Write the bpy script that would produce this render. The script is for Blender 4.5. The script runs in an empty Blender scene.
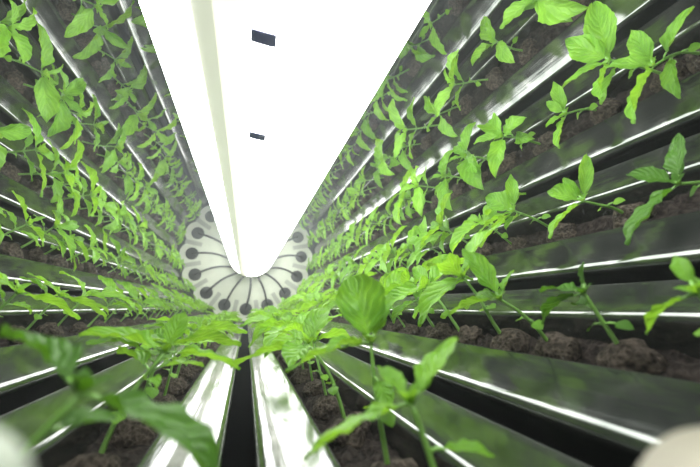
import bpy, bmesh, math, random
from mathutils import Vector, Matrix, Euler
random.seed(7)
S = 0.6            # drum radius in metres: every length below is in drum radii times S
CZ = 0.69          # height of the drum axis above the ground
CAM = 0.77         # camera below the axis (drum radii)
D = 6.2            # distance from camera to far end plate
Y0 = -0.35         # near end of the trays
col = bpy.context.scene.collection

# ------------------------------------------------------------------ helpers
def link(name, me, parent=None, mats=()):
    o = bpy.data.objects.new(name, me); col.objects.link(o)
    for m in mats:
        if m.name not in [x.name for x in me.materials]: me.materials.append(m)
    if parent: o.parent = parent
    return o
def mesh(name, bm, smooth=True):
    me = bpy.data.meshes.new(name); bm.normal_update(); bm.to_mesh(me); bm.free()
    if smooth: me.polygons.foreach_set('use_smooth', [True]*len(me.polygons))
    return me
def tag(o, label=None, cat=None, group=None, kind=None):
    for k, v in (('label', label), ('category', cat), ('group', group), ('kind', kind)):
        if v: o[k] = v
    return o
def empty(name, loc=(0,0,0), rot=(0,0,0)):
    o = bpy.data.objects.new(name, None); col.objects.link(o)
    o.location = loc; o.rotation_euler = rot; o.empty_display_size = .02; return o
def tube(bm, pts, rad, n=8, cap=True):
    pts = [Vector(p) for p in pts]; rings = []
    rad = rad if isinstance(rad, (list, tuple)) else [rad]*len(pts)
    ref = None
    for i, p in enumerate(pts):
        t = (pts[min(i+1, len(pts)-1)]-pts[max(i-1, 0)]).normalized()
        if ref is None: ref = t.orthogonal().normalized()
        ref = (ref - t*ref.dot(t)).normalized(); b = t.cross(ref)
        rings.append([bm.verts.new(p+(ref*math.cos(2*math.pi*k/n)+b*math.sin(2*math.pi*k/n))*rad[i]) for k in range(n)])
    for a, b in zip(rings, rings[1:]):
        for k in range(n): bm.faces.new((a[k], a[(k+1) % n], b[(k+1) % n], b[k]))
    if cap: bm.faces.new(rings[0][::-1]); bm.faces.new(rings[-1])

# ------------------------------------------------------------------ materials
def new_mat(name):
    m = bpy.data.materials.new(name); m.use_nodes = True
    nt = m.node_tree; return m, nt, nt.nodes['Principled BSDF']
def N(nt, t, **kw):
    n = nt.nodes.new(t)
    for k, v in kw.items(): setattr(n, k, v)
    return n
def ramp(nt, src, stops):
    r = N(nt, 'ShaderNodeValToRGB'); nt.links.new(src, r.inputs[0])
    e = r.color_ramp.elements
    while len(e) < len(stops): e.new(.5)
    for el, (p, c) in zip(e, stops): el.position = p; el.color = (*c, 1)
    return r.outputs[0]
def simple(name, c, rough=.6, metal=0, emit=0, ec=None):
    m, nt, b = new_mat(name)
    b.inputs['Base Color'].default_value = (*c, 1); b.inputs['Roughness'].default_value = rough
    b.inputs['Metallic'].default_value = metal
    if emit: b.inputs['Emission Color'].default_value = (*(ec or c), 1); b.inputs['Emission Strength'].default_value = emit
    return m
def metal_mat(name):
    m, nt, b = new_mat(name)
    tc = N(nt, 'ShaderNodeTexCoord'); mp = N(nt, 'ShaderNodeMapping'); mp.inputs['Scale'].default_value = (60, 3, 60)
    nt.links.new(tc.outputs['Object'], mp.inputs[0])
    n1 = N(nt, 'ShaderNodeTexNoise'); n1.inputs['Scale'].default_value = 1; n1.inputs['Detail'].default_value = 4
    nt.links.new(mp.outputs[0], n1.inputs['Vector'])
    n2 = N(nt, 'ShaderNodeTexNoise'); n2.inputs['Scale'].default_value = 22; n2.inputs['Detail'].default_value = 6
    nt.links.new(tc.outputs['Object'], n2.inputs['Vector'])
    nt.links.new(ramp(nt, n2.outputs[0], [(.3, (.07,.08,.072)), (.55, (.12,.13,.118)), (.75, (.20,.205,.19))]), b.inputs['Base Color'])
    mx = N(nt, 'ShaderNodeMath', operation='MULTIPLY'); nt.links.new(n1.outputs[0], mx.inputs[0]); nt.links.new(n2.outputs[0], mx.inputs[1])
    rr = ramp(nt, mx.outputs[0], [(.1, (.09,)*3), (.5, (.19,)*3)]); nt.links.new(rr, b.inputs['Roughness'])
    b.inputs['Metallic'].default_value = .88
    bp = N(nt, 'ShaderNodeBump'); bp.inputs['Strength'].default_value = .06; bp.inputs['Distance'].default_value = .01
    nt.links.new(n1.outputs[0], bp.inputs['Height']); nt.links.new(bp.outputs[0], b.inputs['Normal'])
    return m
def soil_mat(name, c1, c2, c3, sc=90, bump=.9):
    m, nt, b = new_mat(name)
    tc = N(nt, 'ShaderNodeTexCoord')
    n = N(nt, 'ShaderNodeTexNoise'); n.inputs['Scale'].default_value = sc; n.inputs['Detail'].default_value = 8; n.inputs['Roughness'].default_value = .7
    nt.links.new(tc.outputs['Object'], n.inputs['Vector'])
    v = N(nt, 'ShaderNodeTexVoronoi'); v.inputs['Scale'].default_value = sc*1.7; nt.links.new(tc.outputs['Object'], v.inputs['Vector'])
    mx = N(nt, 'ShaderNodeMath', operation='ADD'); nt.links.new(n.outputs[0], mx.inputs[0])
    m2 = N(nt, 'ShaderNodeMath', operation='MULTIPLY'); m2.inputs[1].default_value = .35; nt.links.new(v.outputs['Distance'], m2.inputs[0]); nt.links.new(m2.outputs[0], mx.inputs[1])
    nt.links.new(ramp(nt, mx.outputs[0], [(.35, c1), (.6, c2), (.85, c3)]), b.inputs['Base Color'])
    b.inputs['Roughness'].default_value = .9; b.inputs['Specular IOR Level'].default_value = .08
    bp = N(nt, 'ShaderNodeBump'); bp.inputs['Strength'].default_value = bump; bp.inputs['Distance'].default_value = .01
    nt.links.new(mx.outputs[0], bp.inputs['Height']); nt.links.new(bp.outputs[0], b.inputs['Normal'])
    return m
def leaf_mat(name, dark, lightc, trans):
    m, nt, b = new_mat(name)
    uv = N(nt, 'ShaderNodeUVMap'); sp = N(nt, 'ShaderNodeSeparateXYZ'); nt.links.new(uv.outputs[0], sp.inputs[0])
    def M(op, a, b_=None):
        q = N(nt, 'ShaderNodeMath', operation=op)
        for i, x in enumerate((a, b_)):
            if x is None: continue
            if isinstance(x, (int, float)): q.inputs[i].default_value = x
            else: nt.links.new(x, q.inputs[i])
        return q.outputs[0]
    s = M('ABSOLUTE', M('SUBTRACT', sp.outputs[1], .5))          # 0 at midrib
    tc = N(nt, 'ShaderNodeTexCoord'); no = N(nt, 'ShaderNodeTexNoise'); no.inputs['Scale'].default_value = 45; no.inputs['Detail'].default_value = 5
    nt.links.new(tc.outputs['Object'], no.inputs['Vector'])
    oi = N(nt, 'ShaderNodeObjectInfo')
    side = M('PINGPONG', M('ADD', M('SUBTRACT', M('MULTIPLY', sp.outputs[0], 6), M('MULTIPLY', s, 5)), M('MULTIPLY', no.outputs[0], 2.2)), .5)   # slanted, wandering side veins
    vein = M('MINIMUM', M('MULTIPLY', side, 1.3), M('MULTIPLY', s, 9))
    f = M('ADD', M('MULTIPLY', vein, .22), M('ADD', M('MULTIPLY', no.outputs[0], .8), M('MULTIPLY', oi.outputs['Random'], .35)))
    c = ramp(nt, f, [(.3, lightc), (.6, tuple((x+y)/2 for x, y in zip(dark, lightc))), (.95, dark)])
    nt.links.new(c, b.inputs['Base Color'])
    b.inputs['Roughness'].default_value = .42; b.inputs['Specular IOR Level'].default_value = .3
    bp = N(nt, 'ShaderNodeBump'); bp.inputs['Strength'].default_value = .6; bp.inputs['Distance'].default_value = .002
    nt.links.new(M('ADD', M('POWER', M('MINIMUM', M('MULTIPLY', vein, 2), 1.0), .6), M('MULTIPLY', no.outputs[0], .5)), bp.inputs['Height'])
    nt.links.new(bp.outputs[0], b.inputs['Normal'])
    t = N(nt, 'ShaderNodeBsdfTranslucent'); nt.links.new(ramp(nt, f, [(.3, trans), (.95, tuple(x*.42 for x in trans))]), t.inputs[0]); nt.links.new(bp.outputs[0], t.inputs['Normal'])
    ms = N(nt, 'ShaderNodeMixShader'); ms.inputs[0].default_value = .42
    out = nt.nodes['Material Output']
    nt.links.new(b.outputs[0], ms.inputs[1]); nt.links.new(t.outputs[0], ms.inputs[2]); nt.links.new(ms.outputs[0], out.inputs[0])
    return m
METAL = metal_mat('brushed_steel')
SOIL = soil_mat('dark_potting_soil', (.004,.0032,.0028), (.011,.009,.0075), (.038,.031,.026))
PLUG = soil_mat('brown_peat_plug', (.012,.010,.008), (.04,.033,.026), (.12,.10,.078), 130, 1)
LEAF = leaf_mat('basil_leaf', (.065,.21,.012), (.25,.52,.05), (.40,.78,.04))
LEAFD = leaf_mat('shaded_basil_leaf', (.03,.10,.008), (.075,.20,.02), (.10,.26,.01))  # darker copy of the leaf, its shade put into the colours
STEM = simple('green_stem', (.16,.34,.06), .45)
BLACK = simple('black_rubber', (.006,.006,.006), .7)
PLATE = soil_mat('pale_end_plate', (.46,.50,.40), (.52,.56,.45), (.56,.60,.48), 5, .0); PLATE.node_tree.nodes['Principled BSDF'].inputs['Roughness'].default_value = .4
TAB = simple('grey_tab', (.30,.32,.26), .5)
LAMPW = simple('lamp_white', (1,1,1), .4, 0, 10, (1,1,.985))
LAMPY = simple('lamp_cream', (1,1,.9), .4, 0, 1.1, (1,1,.8))
LAMPG = simple('lamp_grey_band', (.6,.62,.52), .4, 0, .66, (.86,.9,.72))
SEAM = simple('lamp_seam', (.8,.8,.75), .4, 0, .9, (.95,.96,.9))
SLOT = simple('slot_dark_blue', (.015,.015,.10), .4, 0, .06, (.2,.25,.7))
CASE = simple('dark_casing', (.02,.024,.022), .8)
CREAM = simple('cream_plastic', (.42,.39,.30), .6)

# ------------------------------------------------------------------ setting: dark cabinet round the drum
def box_shell():
    X, Y1, Y2, Z2 = 1.0, -1.6, (D+.35)*S, CZ+.95
    def quad(name, vs):
        bm = bmesh.new(); bm.faces.new([bm.verts.new(v) for v in vs])
        # give it thickness
        r = bmesh.ops.solidify(bm, geom=bm.faces[:], thickness=.02)
        o = link(name, mesh(name, bm, False), None, [CASE]); o['kind'] = 'structure'
    quad('floor', [(-X,Y1,0),(X,Y1,0),(X,Y2,0),(-X,Y2,0)])
    quad('ceiling', [(-X,Y1,Z2),(-X,Y2,Z2),(X,Y2,Z2),(X,Y1,Z2)])
    quad('wall_left', [(-X,Y1,0),(-X,Y2,0),(-X,Y2,Z2),(-X,Y1,Z2)])
    quad('wall_right', [(X,Y1,0),(X,Y1,Z2),(X,Y2,Z2),(X,Y2,0)])
    quad('wall_back', [(-X,Y2,0),(X,Y2,0),(X,Y2,Z2),(-X,Y2,Z2)])
box_shell()

# ------------------------------------------------------------------ trays
# tray frame: origin on the drum axis line at tray angle; local x tangential, y along the drum, z inward
AP = .981
def tray_angle(i, s): return s*math.radians((i-.5)*22.5)       # from straight down, positive towards +X
def tray_matrix(i, s, y=0.0, h=0.0):
    """world matrix of a point on the centre line of a tray, z pointing to the axis"""
    a = tray_angle(i, s); r = (AP-h)*S
    loc = Vector((r*math.sin(a), y*S, CZ-r*math.cos(a)))
    return Matrix.Translation(loc) @ Matrix.Rotation(-a, 4, 'Y')
def profile(tilt, rad=.0185, top=0):
    k = math.tan(math.radians(tilt)); cx = .1745-rad; zt = -k*(cx-.068); cz = zt-rad
    arc = [(cx+rad*math.sin(math.radians(q)), cz+rad*math.cos(math.radians(q))) for q in (88,78,68,58,48,38,28,18,9,max(2,tilt)) if q >= tilt]
    return [(.160,-.165),(.1745,-.130)] + arc + [(x, -k*(x-.068)) for x in (.140,.115,.090,.070)] + [(.067,-.0004),(.063,-.0028),(.0595,-.007),(.058,-.012),(.056,-.085)]
def trough_mesh(PROF):
    bm = bmesh.new()
    prof = [(u, v) for u, v in PROF] + [(-u, v) for u, v in reversed(PROF)]
    ys = [Y0 + (D-.06-Y0)*k/24 for k in range(25)]
    rows = [[bm.verts.new((u*S, y*S, v*S)) for u, v in prof] for y in ys]
    for a, b in zip(rows, rows[1:]):
        for k in range(len(prof)): 
            k2 = (k+1) % len(prof)
            bm.faces.new((a[k], a[k2], b[k2], b[k]))
    bm.faces.new(rows[0][::-1]); bm.faces.new(rows[-1])
    bmesh.ops.recalc_face_normals(bm, faces=bm.faces[:])
    me = mesh('trough', bm); me.set_sharp_from_angle(angle=math.radians(35)); return me
def soil_mesh(seed):
    rnd = random.Random(seed); bm = bmesh.new()
    nx, ny = 8, 330
    g = []
    for j in range(ny+1):
        y = Y0+.01 + (D-.1-Y0)*j/ny
        g.append([bm.verts.new(((-.056+.112*i/nx)*S, y*S, (-.056+.007*math.sin(i*1.3+j*.21)+rnd.uniform(-.007,.009)-.010*abs(i-nx/2)/nx*2)*S)) for i in range(nx+1)])
    for a, b in zip(g, g[1:]):
        for i in range(nx): bm.faces.new((a[i], a[i+1], b[i+1], b[i]))
    # underside
    b0 = [bm.verts.new((x*S, y*S, -.08*S)) for x, y in ((-.056, Y0+.01), (.056, Y0+.01), (.056, D-.09), (-.056, D-.09))]
    bm.faces.new(b0[::-1])
    return mesh('soil_bed', bm)
TR = {0: trough_mesh(profile(0)), 1: trough_mesh(profile(4.5, .014)), 2: trough_mesh(profile(2.2, .017))}; SOILS = [soil_mesh(k) for k in range(3)]
ORD = ['first','second','third','fourth','fifth','sixth','seventh','eighth','ninth','tenth','eleventh','twelfth','thirteenth','fourteenth','fifteenth',
       'sixteenth','seventeenth','eighteenth','nineteenth','twentieth','twenty-first','twenty-second','twenty-third','twenty-fourth','twenty-fifth','twenty-sixth','twenty-seventh','twenty-eighth','twenty-ninth','thirtieth','thirty-first','thirty-second','thirty-third','thirty-fourth','thirty-fifth']
SIDE = {1: 'right-side', -1: 'left-side'}
for s in (1, -1):
    for i in range(1, 9):
        t = empty('grow_tray'); t.matrix_world = tray_matrix(i, s)
        tag(t, f'long shiny metal grow tray, {ORD[i-1]} {SIDE[s]} one up from the gap under the lamp', 'tray', 'metal grow trays round the drum')
        link('trough', TR[0 if i < 5 else 1 if s > 0 else 2], t, [METAL]); link('soil_bed', SOILS[(i+s) % 3], t, [SOIL])

# ------------------------------------------------------------------ far end plate with holes, grommets and hoses
def end_plate():
    e = empty('drum_end_plate', (0, D*S, CZ))
    tag(e, 'pale round end plate with scalloped edge and black hose holes, far end of drum', 'end plate')
    bm = bmesh.new(); n = 16*14; t = .03*S
    fr, bk, c1, c2 = [], [], None, None
    for k in range(n):
        a = 2*math.pi*k/n; ph = (a*16/(2*math.pi)) % 1; ph = min(ph, 1-ph)         # 0 on a hole
        # outline of overlapping discs around each hole centre, rh = .80
        d = ph*2*math.pi/16; r = .80*math.cos(d)+math.sqrt(max(0, .175**2-(.80*math.sin(d))**2))
        x, z = r*S*math.sin(a), -r*S*math.cos(a)
        fr.append(bm.verts.new((x, 0, z))); bk.append(bm.verts.new((x, t, z)))
    bm.faces.new(fr); bm.faces.new(bk[::-1])
    for k in range(n): bm.faces.new((fr[k], fr[(k+1) % n], bk[(k+1) % n], bk[k]))
    bmesh.ops.recalc_face_normals(bm, faces=bm.faces[:])
    link('plate_disc', mesh('plate_disc', bm, False), e, [PLATE])
    # tabs between the holes
    tb = bmesh.new(); bmesh.ops.create_cube(tb, size=1, matrix=Matrix.Diagonal((.062*S, .02*S, .24*S, 1)))
    bmesh.ops.bevel(tb, geom=tb.edges[:], offset=.004*S, segments=2, affect='EDGES'); tm = mesh('tab', tb, False)
    gb = bmesh.new()
    prof = [(0, -.02), (.075, -.02), (.085, -.016), (.090, -.006), (.090, .0)]; rows = []
    for r, y in prof: rows.append([gb.verts.new((r*S*math.cos(q*math.pi/12), y*S, r*S*math.sin(q*math.pi/12))) for q in range(24)] if r else [gb.verts.new((0, y*S, 0))])
    for q in range(24): gb.faces.new((rows[0][0], rows[1][q], rows[1][(q+1) % 24]))
    for a_, b_ in zip(rows[1:], rows[2:]):
        for q in range(24): gb.faces.new((a_[q], b_[q], b_[(q+1) % 24], a_[(q+1) % 24]))
    bmesh.ops.recalc_face_normals(gb, faces=gb.faces[:]); gm = mesh('grommet', gb)
    for k in range(16):
        a = 2*math.pi*k/16
        g = link('grommet', gm, e, [BLACK]); g.location = (.80*S*math.sin(a), -.0, -.80*S*math.cos(a))
        a2 = a+math.pi/16
        tt = link('tab', tm, e, [TAB]); tt.location = (.80*S*math.sin(a2), -.01*S, -.80*S*math.cos(a2)); tt.rotation_euler = (0, -a2, 0)
    return e
end_plate()
CLK = ['six','half past five','half past four','four','three','two','half past one','half past twelve','twelve','half past eleven','half past ten','ten','nine','eight','half past seven','half past six']
for k in range(16):
    a = 2*math.pi*k/16
    h = bmesh.new(); pts = []
    p1 = Vector((.80*math.sin(a), -.03, -.80*math.cos(a))); a0 = a*1.0
    p0 = Vector((.05+.27*math.sin(a), -.10, -.25*math.cos(a)-.10))
    # slack in the hose: bows sideways, always to the upper side
    nrm = Vector((math.cos(a), 0, math.sin(a))); 
    bow = .06*math.sin(a) if abs(math.sin(a)) > .05 else .02
    for q in range(15):
        f = q/14; p = p0.lerp(p1, f) + nrm*bow*math.sin(math.pi*f)*(1-.4*f) + Vector((0, -.05*math.sin(math.pi*f), 0))
        pts.append(p*S)
    tube(h, pts, .0145*S, 8)
    o = link('feed_hose', mesh('feed_hose', h), None, [BLACK]); o.location = (0, D*S, CZ)
    tag(o, f'thin curved black hose on the far end plate, at the {CLK[k]} o\'clock hole', 'hose', 'black feed hoses on the far end plate')

# ------------------------------------------------------------------ lamp tube on the axis
LX, LR = .05, .327
def lamp():
    e = empty('grow_lamp', (LX*S, 0, CZ)); tag(e, 'long glaring white lamp tube running along the middle of the drum', 'lamp')
    def strip(name, a1, a2, mat, seg, r=LR, y1=Y0, y2=D-.10):
        bm = bmesh.new(); A = []
        for q in range(seg+1):
            a = math.radians(a1+(a2-a1)*q/seg)
            A.append([bm.verts.new((rr*S*math.sin(a), y*S, -rr*S*math.cos(a))) for rr in (r, r-.02) for y in (y1, y2)])
        for p, q in zip(A, A[1:]):
            for i_, j_ in ((0,1),(1,3),(3,2),(2,0)): bm.faces.new((p[i_], p[j_], q[j_], q[i_]))
        bm.faces.new([A[0][i] for i in (0,1,3,2)]); bm.faces.new([A[-1][i] for i in (0,2,3,1)])
        bmesh.ops.recalc_face_normals(bm, faces=bm.faces[:])
        me = mesh(name, bm); me.set_sharp_from_angle(angle=math.radians(40)); return link(name, me, e, [mat])
    strip('diffuser_panel', -11.6, 120, LAMPW, 16)
    strip('seam', -12.0, -11.6, SEAM, 1, LR-.001)
    strip('cream_panel', -22, -12.0, LAMPY, 2)
    strip('grey_band', -30, -22.0, LAMPG, 2, LR-.002)
    strip('diffuser_panel', -120, -30, LAMPW, 14)
    strip('top_housing', 120, 240, CASE, 12)
    for y, w in ((.605, .032), (1.01, .036)):
        strip('slot', -11, -3.6, SLOT, 3, LR+.0015, y, y+w)
    for y in (D-.10, Y0):
        bm = bmesh.new(); bmesh.ops.create_cone(bm, cap_ends=True, segments=48, radius1=(LR+.003)*S, radius2=(LR+.003)*S, depth=.05*S, matrix=Matrix.Translation((0, y*S, 0)) @ Matrix.Rotation(math.pi/2, 4, 'X'))
        link('end_cap', mesh('end_cap', bm, False), e, [CREAM])
    return e
lamp()

# ------------------------------------------------------------------ basil seedlings
def leaf(bm, uvl, M, L, W, droop=.5, cup=.25, curl=0.0, rnd=random, nt=20, ns=8):
    g = []
    ph = rnd.uniform(0, 6)
    for j in range(nt+1):
        t = j/nt
        w = W/2*max(.012, math.sin(math.pi*min(1, t**.86))**.8*(1-.12*t)) if 0 < t < 1 else W*.012
        w *= 1+.028*math.sin(j*2.6+ph)+.04*math.sin(j*.8+ph*2)
        row = []
        ang = -droop*t*1.6
        # centre line arc
        if abs(droop) < 1e-3: cx, cz = L*t, 0
        else:
            kx = droop*1.6; cx, cz = L*math.sin(kx*t)/kx, -L*(1-math.cos(kx*t))/kx
        for i in range(ns+1):
            s = -1+2*i/ns
            lz = cup*abs(s)**1.4*w + .035*L*math.sin(t*19-abs(s)*4+ph)*abs(s)*(1.1-abs(s)*.3)*math.sin(math.pi*t)+.03*L*math.sin(t*11+ph+s*3)*abs(s)+.012*L*math.sin(t*27+s*6+ph) + curl*s*w*t + .05*w*math.sin(t*7+ph)*s
            x = cx + math.sin(-ang)*lz*1.0; z = cz + math.cos(ang)*lz
            row.append((bm.verts.new(M @ Vector((x, s*w, z))), t, (s+1)/2))
        g.append(row)
    for a, b in zip(g, g[1:]):
        for i in range(ns):
            q = [a[i], b[i], b[i+1], a[i+1]]
            f = bm.faces.new([v[0] for v in q])
            for lp, v in zip(f.loops, q): lp[uvl].uv = (v[1], v[2])
def leaf_frame(base, az, el, roll=0):
    return Matrix.Translation(base) @ Matrix.Rotation(az, 4, 'Z') @ Matrix.Rotation(-el, 4, 'Y') @ Matrix.Rotation(roll, 4, 'X')
def make_protos(seed, H=.15, LL=.105, az=math.pi*0, lean=(0, 0), specs=None, cot=True, lm=None, wf=1.0):
    """three meshes of one seedling: stem, foliage, root plug; lengths in drum radii. az 0 = across the tray."""
    r = random.Random(seed)
    R = lambda a, b: r.uniform(a, b)
    sb = bmesh.new(); fb = bmesh.new(); uvl = fb.loops.layers.uv.new('UVMap')
    top = Vector((lean[0], lean[1], H))*S
    pts = [Vector((0, 0, -.035*S)), Vector((lean[0]*.15*S, lean[1]*.15*S, H*.3*S)), Vector((lean[0]*.5*S+R(-.006,.006)*S, lean[1]*.5*S, H*.65*S)), top]
    rads = [.0062*S, .0056*S, .005*S, .0042*S]
    # smooth stem
    P = []; 
    for q in range(13):
        f = q/12*3; i0 = min(int(f), 2); g = f-i0; P.append(pts[i0].lerp(pts[i0+1], g))
    for _ in range(3): P = [P[0]]+[(P[i-1]+P[i]*2+P[i+1])/4 for i in range(1, 12)]+[P[-1]]
    tube(sb, P, [.0043*S-.0017*S*q/12 for q in range(13)], 7)
    def petiole(a, el, b, ln):
        d = Vector((math.cos(a)*math.cos(el), math.sin(a)*math.cos(el), math.sin(el)))
        tube(sb, [b, b+d*ln*.5+Vector((0,0,.1*ln)), b+d*ln], [.0024*S, .0021*S, .0018*S], 6); return b+d*ln*.96
    if cot:
        b = P[6]
        for k in range(2):
            a = az+math.pi/2+k*math.pi+R(-.3,.3); e = R(-.1, .35)
            e0 = petiole(a, e, b, .018*S); leaf(fb, uvl, leaf_frame(e0, a, e-.25), .026*S, .024*S, R(.1,.5), .1, 0, r, 5, 4)
    if specs is None:
        specs = []
        for k in range(2): specs.append((az+k*math.pi+R(-.35,.35), R(.0,.75), LL*R(.85,1.15), R(.36,.52), R(.2,.7), 1.0, R(-.7,.7)))
        for k in range(2): specs.append((az+math.pi/2+k*math.pi+R(-.5,.5), R(.3,1.0), LL*R(.45,.8), R(.4,.55), R(.2,.6), 1.0, R(-.6,.6)))
        if r.random() < .85:
            for k in range(2): specs.append((az+k*math.pi+R(-.5,.5)+.3, R(.1,.7), LL*R(.55,.95), R(.38,.5), R(.3,.7), .8, R(-.4,.4)))
    for (a, el, L, wr, dr, at, ro) in specs:
        b = P[min(12, int(at*12))]
        e0 = petiole(a, el*.8+.15, b, .016*S)
        leaf(fb, uvl, leaf_frame(e0, a, el, ro), L*S, L*wr*wf*S, dr, R(.2,.75), R(-.45,.45), r)
    for k in range(4):
        a = az+k*math.pi/2+.4; leaf(fb, uvl, leaf_frame(top, a, R(.8,1.2)), LL*.22*S, LL*.12*S, .3, .4, 0, r, 5, 4)
    # plug
    pb = bmesh.new(); bmesh.ops.create_icosphere(pb, subdivisions=3, radius=1)
    from mathutils import noise
    for v in pb.verts:
        n = noise.noise(v.co*1.7+Vector((seed*3.1,0,0)))*.35+noise.noise(v.co*4.5+Vector((0,seed,0)))*.16
        c = v.co*(1+n); v.co = Vector((c.x*.040, c.y*.043, c.z*.034-.022))*S
    ms, mf, mp = mesh('stem', sb), mesh('foliage', fb), mesh('root_plug', pb)
    ms.materials.append(STEM); mf.materials.append(lm or LEAF); mp.materials.append(PLUG)
    return ms, mf, mp
PROTO = [make_protos(100+k, H=.115+.05*((k*7) % 10)/10, LL=.122+.034*((k*3) % 10)/10, lean=(random.uniform(-.02,.02), random.uniform(-.03,.03))) for k in range(12)]

SLIM = [make_protos(500+k, H=.105+.035*((k*7) % 10)/10, LL=.108+.022*((k*3) % 10)/10, lean=(random.uniform(-.02,.02), random.uniform(-.02,.02)), wf=.74) for k in range(10)]
th = math.atan(73.5/400); psi = math.atan(104*math.cos(th)/400)
cam = bpy.data.cameras.new('camera'); co = bpy.data.objects.new('camera', cam); col.objects.link(co)
co.location = (0, 0, CZ-CAM*S)
co.rotation_euler = Euler((math.pi/2+th, 0, -psi), 'XYZ')
cam.lens = 400/700*36; cam.sensor_width = 36; cam.clip_start = .005
cam.dof.use_dof = True; cam.dof.focus_distance = .75; cam.dof.aperture_fstop = 5.0
bpy.context.scene.camera = co

# (side, row): first plant y, spacing of the rest of the row
ROWS = {(1,1): (1.0,.215), (1,2): (.83,.175), (1,3): (1.14,.21), (1,4): (1.13,.215), (1,5): (.95,.225), (1,6): (1.18,.245),
        (-1,1): (.92,.215), (-1,2): (.66,.20), (-1,3): (.50,.205), (-1,4): (.50,.21), (-1,5): (.62,.215), (-1,6): (.80,.22), (-1,7): (1.05,.235)}
d_ = math.radians
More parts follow.
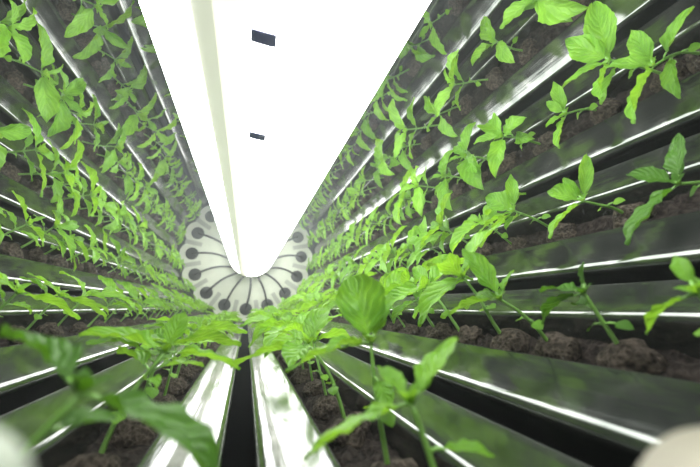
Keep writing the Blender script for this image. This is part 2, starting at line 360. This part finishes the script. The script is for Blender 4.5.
# seedlings close to the camera, each leaf as the photo shows it: (azimuth, elevation, length, width ratio, droop, height on stem, roll)
WORLD_TO_CAM = (Matrix.Translation(co.location) @ co.rotation_euler.to_matrix().to_4x4()).inverted()
def in_view(M):
    """True when a seedling standing at M shows in the photograph; rows start at their first visible seedling"""
    for h in (0, .07, .14):
        q = WORLD_TO_CAM @ (M @ Vector((0, 0, h*S)))
        if q.z < -.05:
            u, v = 350-400*q.x/q.z, 233.5+400*q.y/q.z
            if -22 < u < 722 and -22 < v < 489: return True
    return False
HEROES = [
 (1,1,.38,0,.104,(-.013,0),[(d_(20),.6,.082,.42,.2,1,.2),(d_(188),.05,.098,.36,.25,1,0),(d_(-25),-.1,.045,.45,.2,.7,0),(d_(100),.7,.05,.5,.3,1,0)],
  'blurred basil seedling with two long leaves, lowest in the frame, first right-side tray'),
 (1,1,.56,0,.14,(.01,0),[(d_(85),1.15,.105,.72,.15,1,0),(d_(25),.9,.078,.36,.2,1,.4),(d_(172),.1,.11,.42,.3,1,0),(d_(-90),-.5,.045,.6,.2,.75,0),(d_(200),.3,.06,.5,.3,1,0)],
  'tall basil seedling with one broad upright leaf, first right-side tray'),
 (1,1,.79,0,.13,(-.045,0),[(d_(176),.12,.135,.36,.25,1,0),(d_(-120),.0,.09,.6,.3,1,0),(d_(50),.8,.10,.5,.3,1,0),(d_(130),.6,.07,.5,.3,1,0)],
  'basil seedling with a long arching leaf reaching over the dark bottom gap'),
 (-1,1,.33,0,.145,(.055,0),[(d_(152),.5,.080,.46,.35,1,0),(d_(-14),-.12,.105,.42,.3,1,0),(d_(-100),-.3,.06,.5,.3,.65,0),(d_(195),-.2,.07,.45,.3,.6,0),(d_(60),.2,.05,.5,.3,.9,0)],
  'dark out-of-focus basil seedling with two thick leaves, very close on the first left-side tray'),
 (-1,1,.68,0,.135,(.05,0),[(d_(170),.22,.118,.34,.3,1,0),(d_(4),.1,.102,.32,.25,1,.2),(d_(80),1.2,.06,.6,.2,1,0),(d_(140),.3,.07,.5,.3,.9,0),(d_(-60),.2,.05,.5,.3,.8,0),(d_(40),.3,.08,.4,.3,.9,0)],
  'sharp basil seedling spreading narrow leaves both ways behind the dark blurred one'),
 (1,2,.335,0,.085,(-.02,0),[(d_(115),-.25,.062,.4,.4,1,.4),(d_(-60),.4,.06,.5,.3,1,0),(d_(40),.8,.04,.5,.3,1,0)],
  'basil seedling cut by the frame edge, one leaf hanging beside the big knobbly plug'),
 (1,2,.51,0,.078,(0,0),[(d_(88),.35,.075,.66,.4,1,.3),(d_(112),-.05,.078,.5,.5,1,.5),(d_(-20),1.2,.035,.4,.2,1,0),(d_(70),.1,.05,.5,.4,.8,0)],
  'dark curled basil seedling beside the big knobbly peat plug'),
 (1,2,.66,0,.098,(-.04,0),[(d_(60),1.25,.105,.44,.2,1,.6),(d_(95),.1,.11,.45,.35,1,0),(d_(130),.3,.09,.4,.3,1,.3),(d_(0),.6,.05,.5,.3,1,0)],
  'basil seedling with one tall upright cupped leaf, next to the dark curled seedling'),
 (1,3,.50,0,.075,(-.07,0),[(d_(158),.25,.125,.36,.25,1,.3),(d_(5),.5,.09,.5,.3,1,0),(d_(80),.8,.07,.5,.3,1,0)],
  'shaded basil seedling at the frame edge with a leaf hanging down toward the plug'),
 (1,3,.71,0,.082,(-.045,0),[(d_(2),.35,.112,.30,.15,1,.9),(d_(162),.35,.105,.36,.3,1,.4),(d_(88),1.0,.066,.66,.3,1,0),(d_(40),.9,.06,.5,.3,1,0)],
  'basil seedling with a narrow pointed leaf standing straight up, third right-side tray'),
 (1,3,.93,0,.11,(-.03,0),[(d_(10),.5,.11,.34,.2,1,.8),(d_(70),.9,.085,.72,.3,1,0),(d_(168),.3,.13,.40,.2,1,.4),(d_(130),.4,.10,.4,.3,1,.2),(d_(190),.5,.07,.5,.3,.9,0)],
  'bushy basil seedling with a round wrinkled leaf, next one beyond the narrow pointed leaf'),
 (1,4,.60,0,.11,(-.085,0),[(d_(8),.7,.085,.55,.3,1,.3),(d_(176),.45,.155,.42,.2,1,.5),(d_(70),.9,.08,.5,.3,1,.3),(d_(-50),.4,.09,.5,.3,.85,0),(d_(185),.1,.10,.42,.3,.7,0)],
  'large shaded-edge basil seedling with one long broad leaf pointing down, near the frame corner'),
 (1,4,.69,0,.135,(-.02,0),[(d_(3),.35,.165,.44,.25,1,.6),(d_(40),.8,.115,.56,.3,1,0),(d_(178),.35,.11,.42,.2,1,.6),(d_(110),.7,.10,.48,.3,1,.3),(d_(150),.2,.09,.42,.3,.85,.2)],
  'largest basil seedling, a tall stack of broad leaves reaching the upper frame edge'),
 (1,4,.88,0,.085,(-.05,0),[(d_(6),.5,.10,.38,.3,1,.5),(d_(40),.8,.06,.5,.3,1,0),(d_(178),.3,.105,.40,.2,1,.4),(d_(150),.9,.055,.55,.3,1,0)],
  'basil seedling with a narrow leaf up and one down, beside the large broad-leaved cluster'),
]
exec_specs = []
for k, (s, i, y, jx, H, lean, specs, lab) in enumerate(HEROES):
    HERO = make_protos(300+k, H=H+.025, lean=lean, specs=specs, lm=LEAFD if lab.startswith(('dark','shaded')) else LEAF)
    exec_specs.append([y, s, i, -1, tray_matrix(i, s, y, -.025), HERO, lab])
FIRST = {}
for (s, i), (y0, dy) in ROWS.items():
    rr = random.Random(i*10+s)
    y = y0; n = sum(1 for h in HEROES if h[0] == s and h[1] == i)
    while y < D-.34:
        jy = y+rr.uniform(-.02,.02); jx = rr.uniform(-.012,.012)
        M = tray_matrix(i, s, jy, -.030) @ Matrix.Translation((jx*S, 0, 0)) @ Matrix.Rotation(rr.gauss(0,.33)+(math.pi if rr.random() < .5 else 0), 4, 'Z') @ Matrix.Rotation(rr.uniform(-.12,.12), 4, 'X')
        if not in_view(M):
            y += dy; continue
        exec_specs.append([y, s, i, n, M @ Matrix.Scale(rr.uniform(.88,1.18)*(1.10 if i >= 4 and y < 2.6 else 1.0 if y < 3.6 else .88), 4), (SLIM[rr.randrange(10)] if s < 0 and i <= 3 else PROTO[rr.randrange(12)]), None])
        y += dy; n += 1
exec_specs.sort(key=lambda e: e[0]*1.0)
NIND = 300
far = []
for idx, (y, s, i, n, M, v, lab) in enumerate(exec_specs):
    ms, mf, mp = v
    if idx < NIND:
        t = empty('basil_seedling'); t.matrix_world = M
        lab = lab or f'{ORD[n]} green basil seedling along the {ORD[i-1]} {SIDE[s]} tray up from the bottom gap'
        tag(t, lab, 'seedling', 'basil seedlings in the drum trays')
        link('stem', ms, t); link('foliage', mf, t); link('root_plug', mp, t)
    else: far.append((M, ms, mf, mp))
if far:
    bm = bmesh.new(); uvl = bm.loops.layers.uv.new('UVMap')
    for M, ms, mf, mp in far:
        for k, me in enumerate((ms, mf, mp)):
            b = len(bm.verts); fb = len(bm.faces)
            bm.from_mesh(me); bm.verts.ensure_lookup_table(); bm.faces.ensure_lookup_table()
            for v in bm.verts[b:]: v.co = M @ v.co
            for f in bm.faces[fb:]: f.material_index = k
    o = link('distant_seedlings', mesh('distant_seedlings', bm), None, [STEM, LEAF, PLUG])
    tag(o, 'tiny crowded basil seedlings in the trays beside the far end plate', 'seedlings', None, 'stuff')

# ------------------------------------------------------------------ pale stand-in blocks for unidentified blurred shapes, right by the lens
def corner_block(x0, x1, z0, z1, y0, y1, m, lab, rad=.03):
    bm = bmesh.new(); bmesh.ops.create_cube(bm, size=1, matrix=Matrix.Diagonal(((x1-x0)*S, (y1-y0)*S, (z1-z0)*S, 1)))
    bmesh.ops.bevel(bm, geom=bm.edges[:], offset=rad*S, segments=8, affect='EDGES', profile=.5)
    # a shallow groove round the block
    o = link('corner_block', mesh('corner_block', bm), None, [m]); o.location = ((x0+x1)/2*S, (y0+y1)/2*S, CZ+(z0+z1)/2*S)
    tag(o, lab, 'end stop')
CREAM2 = simple('pale_green_plastic', (.30,.34,.27), .7)
corner_block(.146, .34, -.965, -.822, .10, .14, CREAM, 'pale cream rounded block, heavily blurred, in the lower corner beside the seedling plugs', .045)
corner_block(-.24, -.044, -.965, -.795, .09, .125, CREAM2, 'pale grey-green rounded block, heavily blurred, in the lower corner under the dark leaves', .016)

# ------------------------------------------------------------------ world, exposure
sc = bpy.context.scene
w = bpy.data.worlds.new('world'); sc.world = w; w.use_nodes = True
w.node_tree.nodes['Background'].inputs[0].default_value = (.8,.9,.85,1); w.node_tree.nodes['Background'].inputs[1].default_value = .06
sc.view_settings.view_transform = 'Standard'; sc.view_settings.look = 'None'
sc.view_settings.exposure = 0.0
vs = w.node_tree.nodes.new('ShaderNodeVolumeScatter'); vs.inputs['Density'].default_value = .036; vs.inputs['Anisotropy'].default_value = .5; vs.inputs['Color'].default_value = (.9,1,.95,1)
w.node_tree.links.new(vs.outputs[0], w.node_tree.nodes['World Output'].inputs['Volume'])
sc.cycles.use_denoising = True
sc.cycles.max_bounces = 8; sc.cycles.sample_clamp_indirect = 6
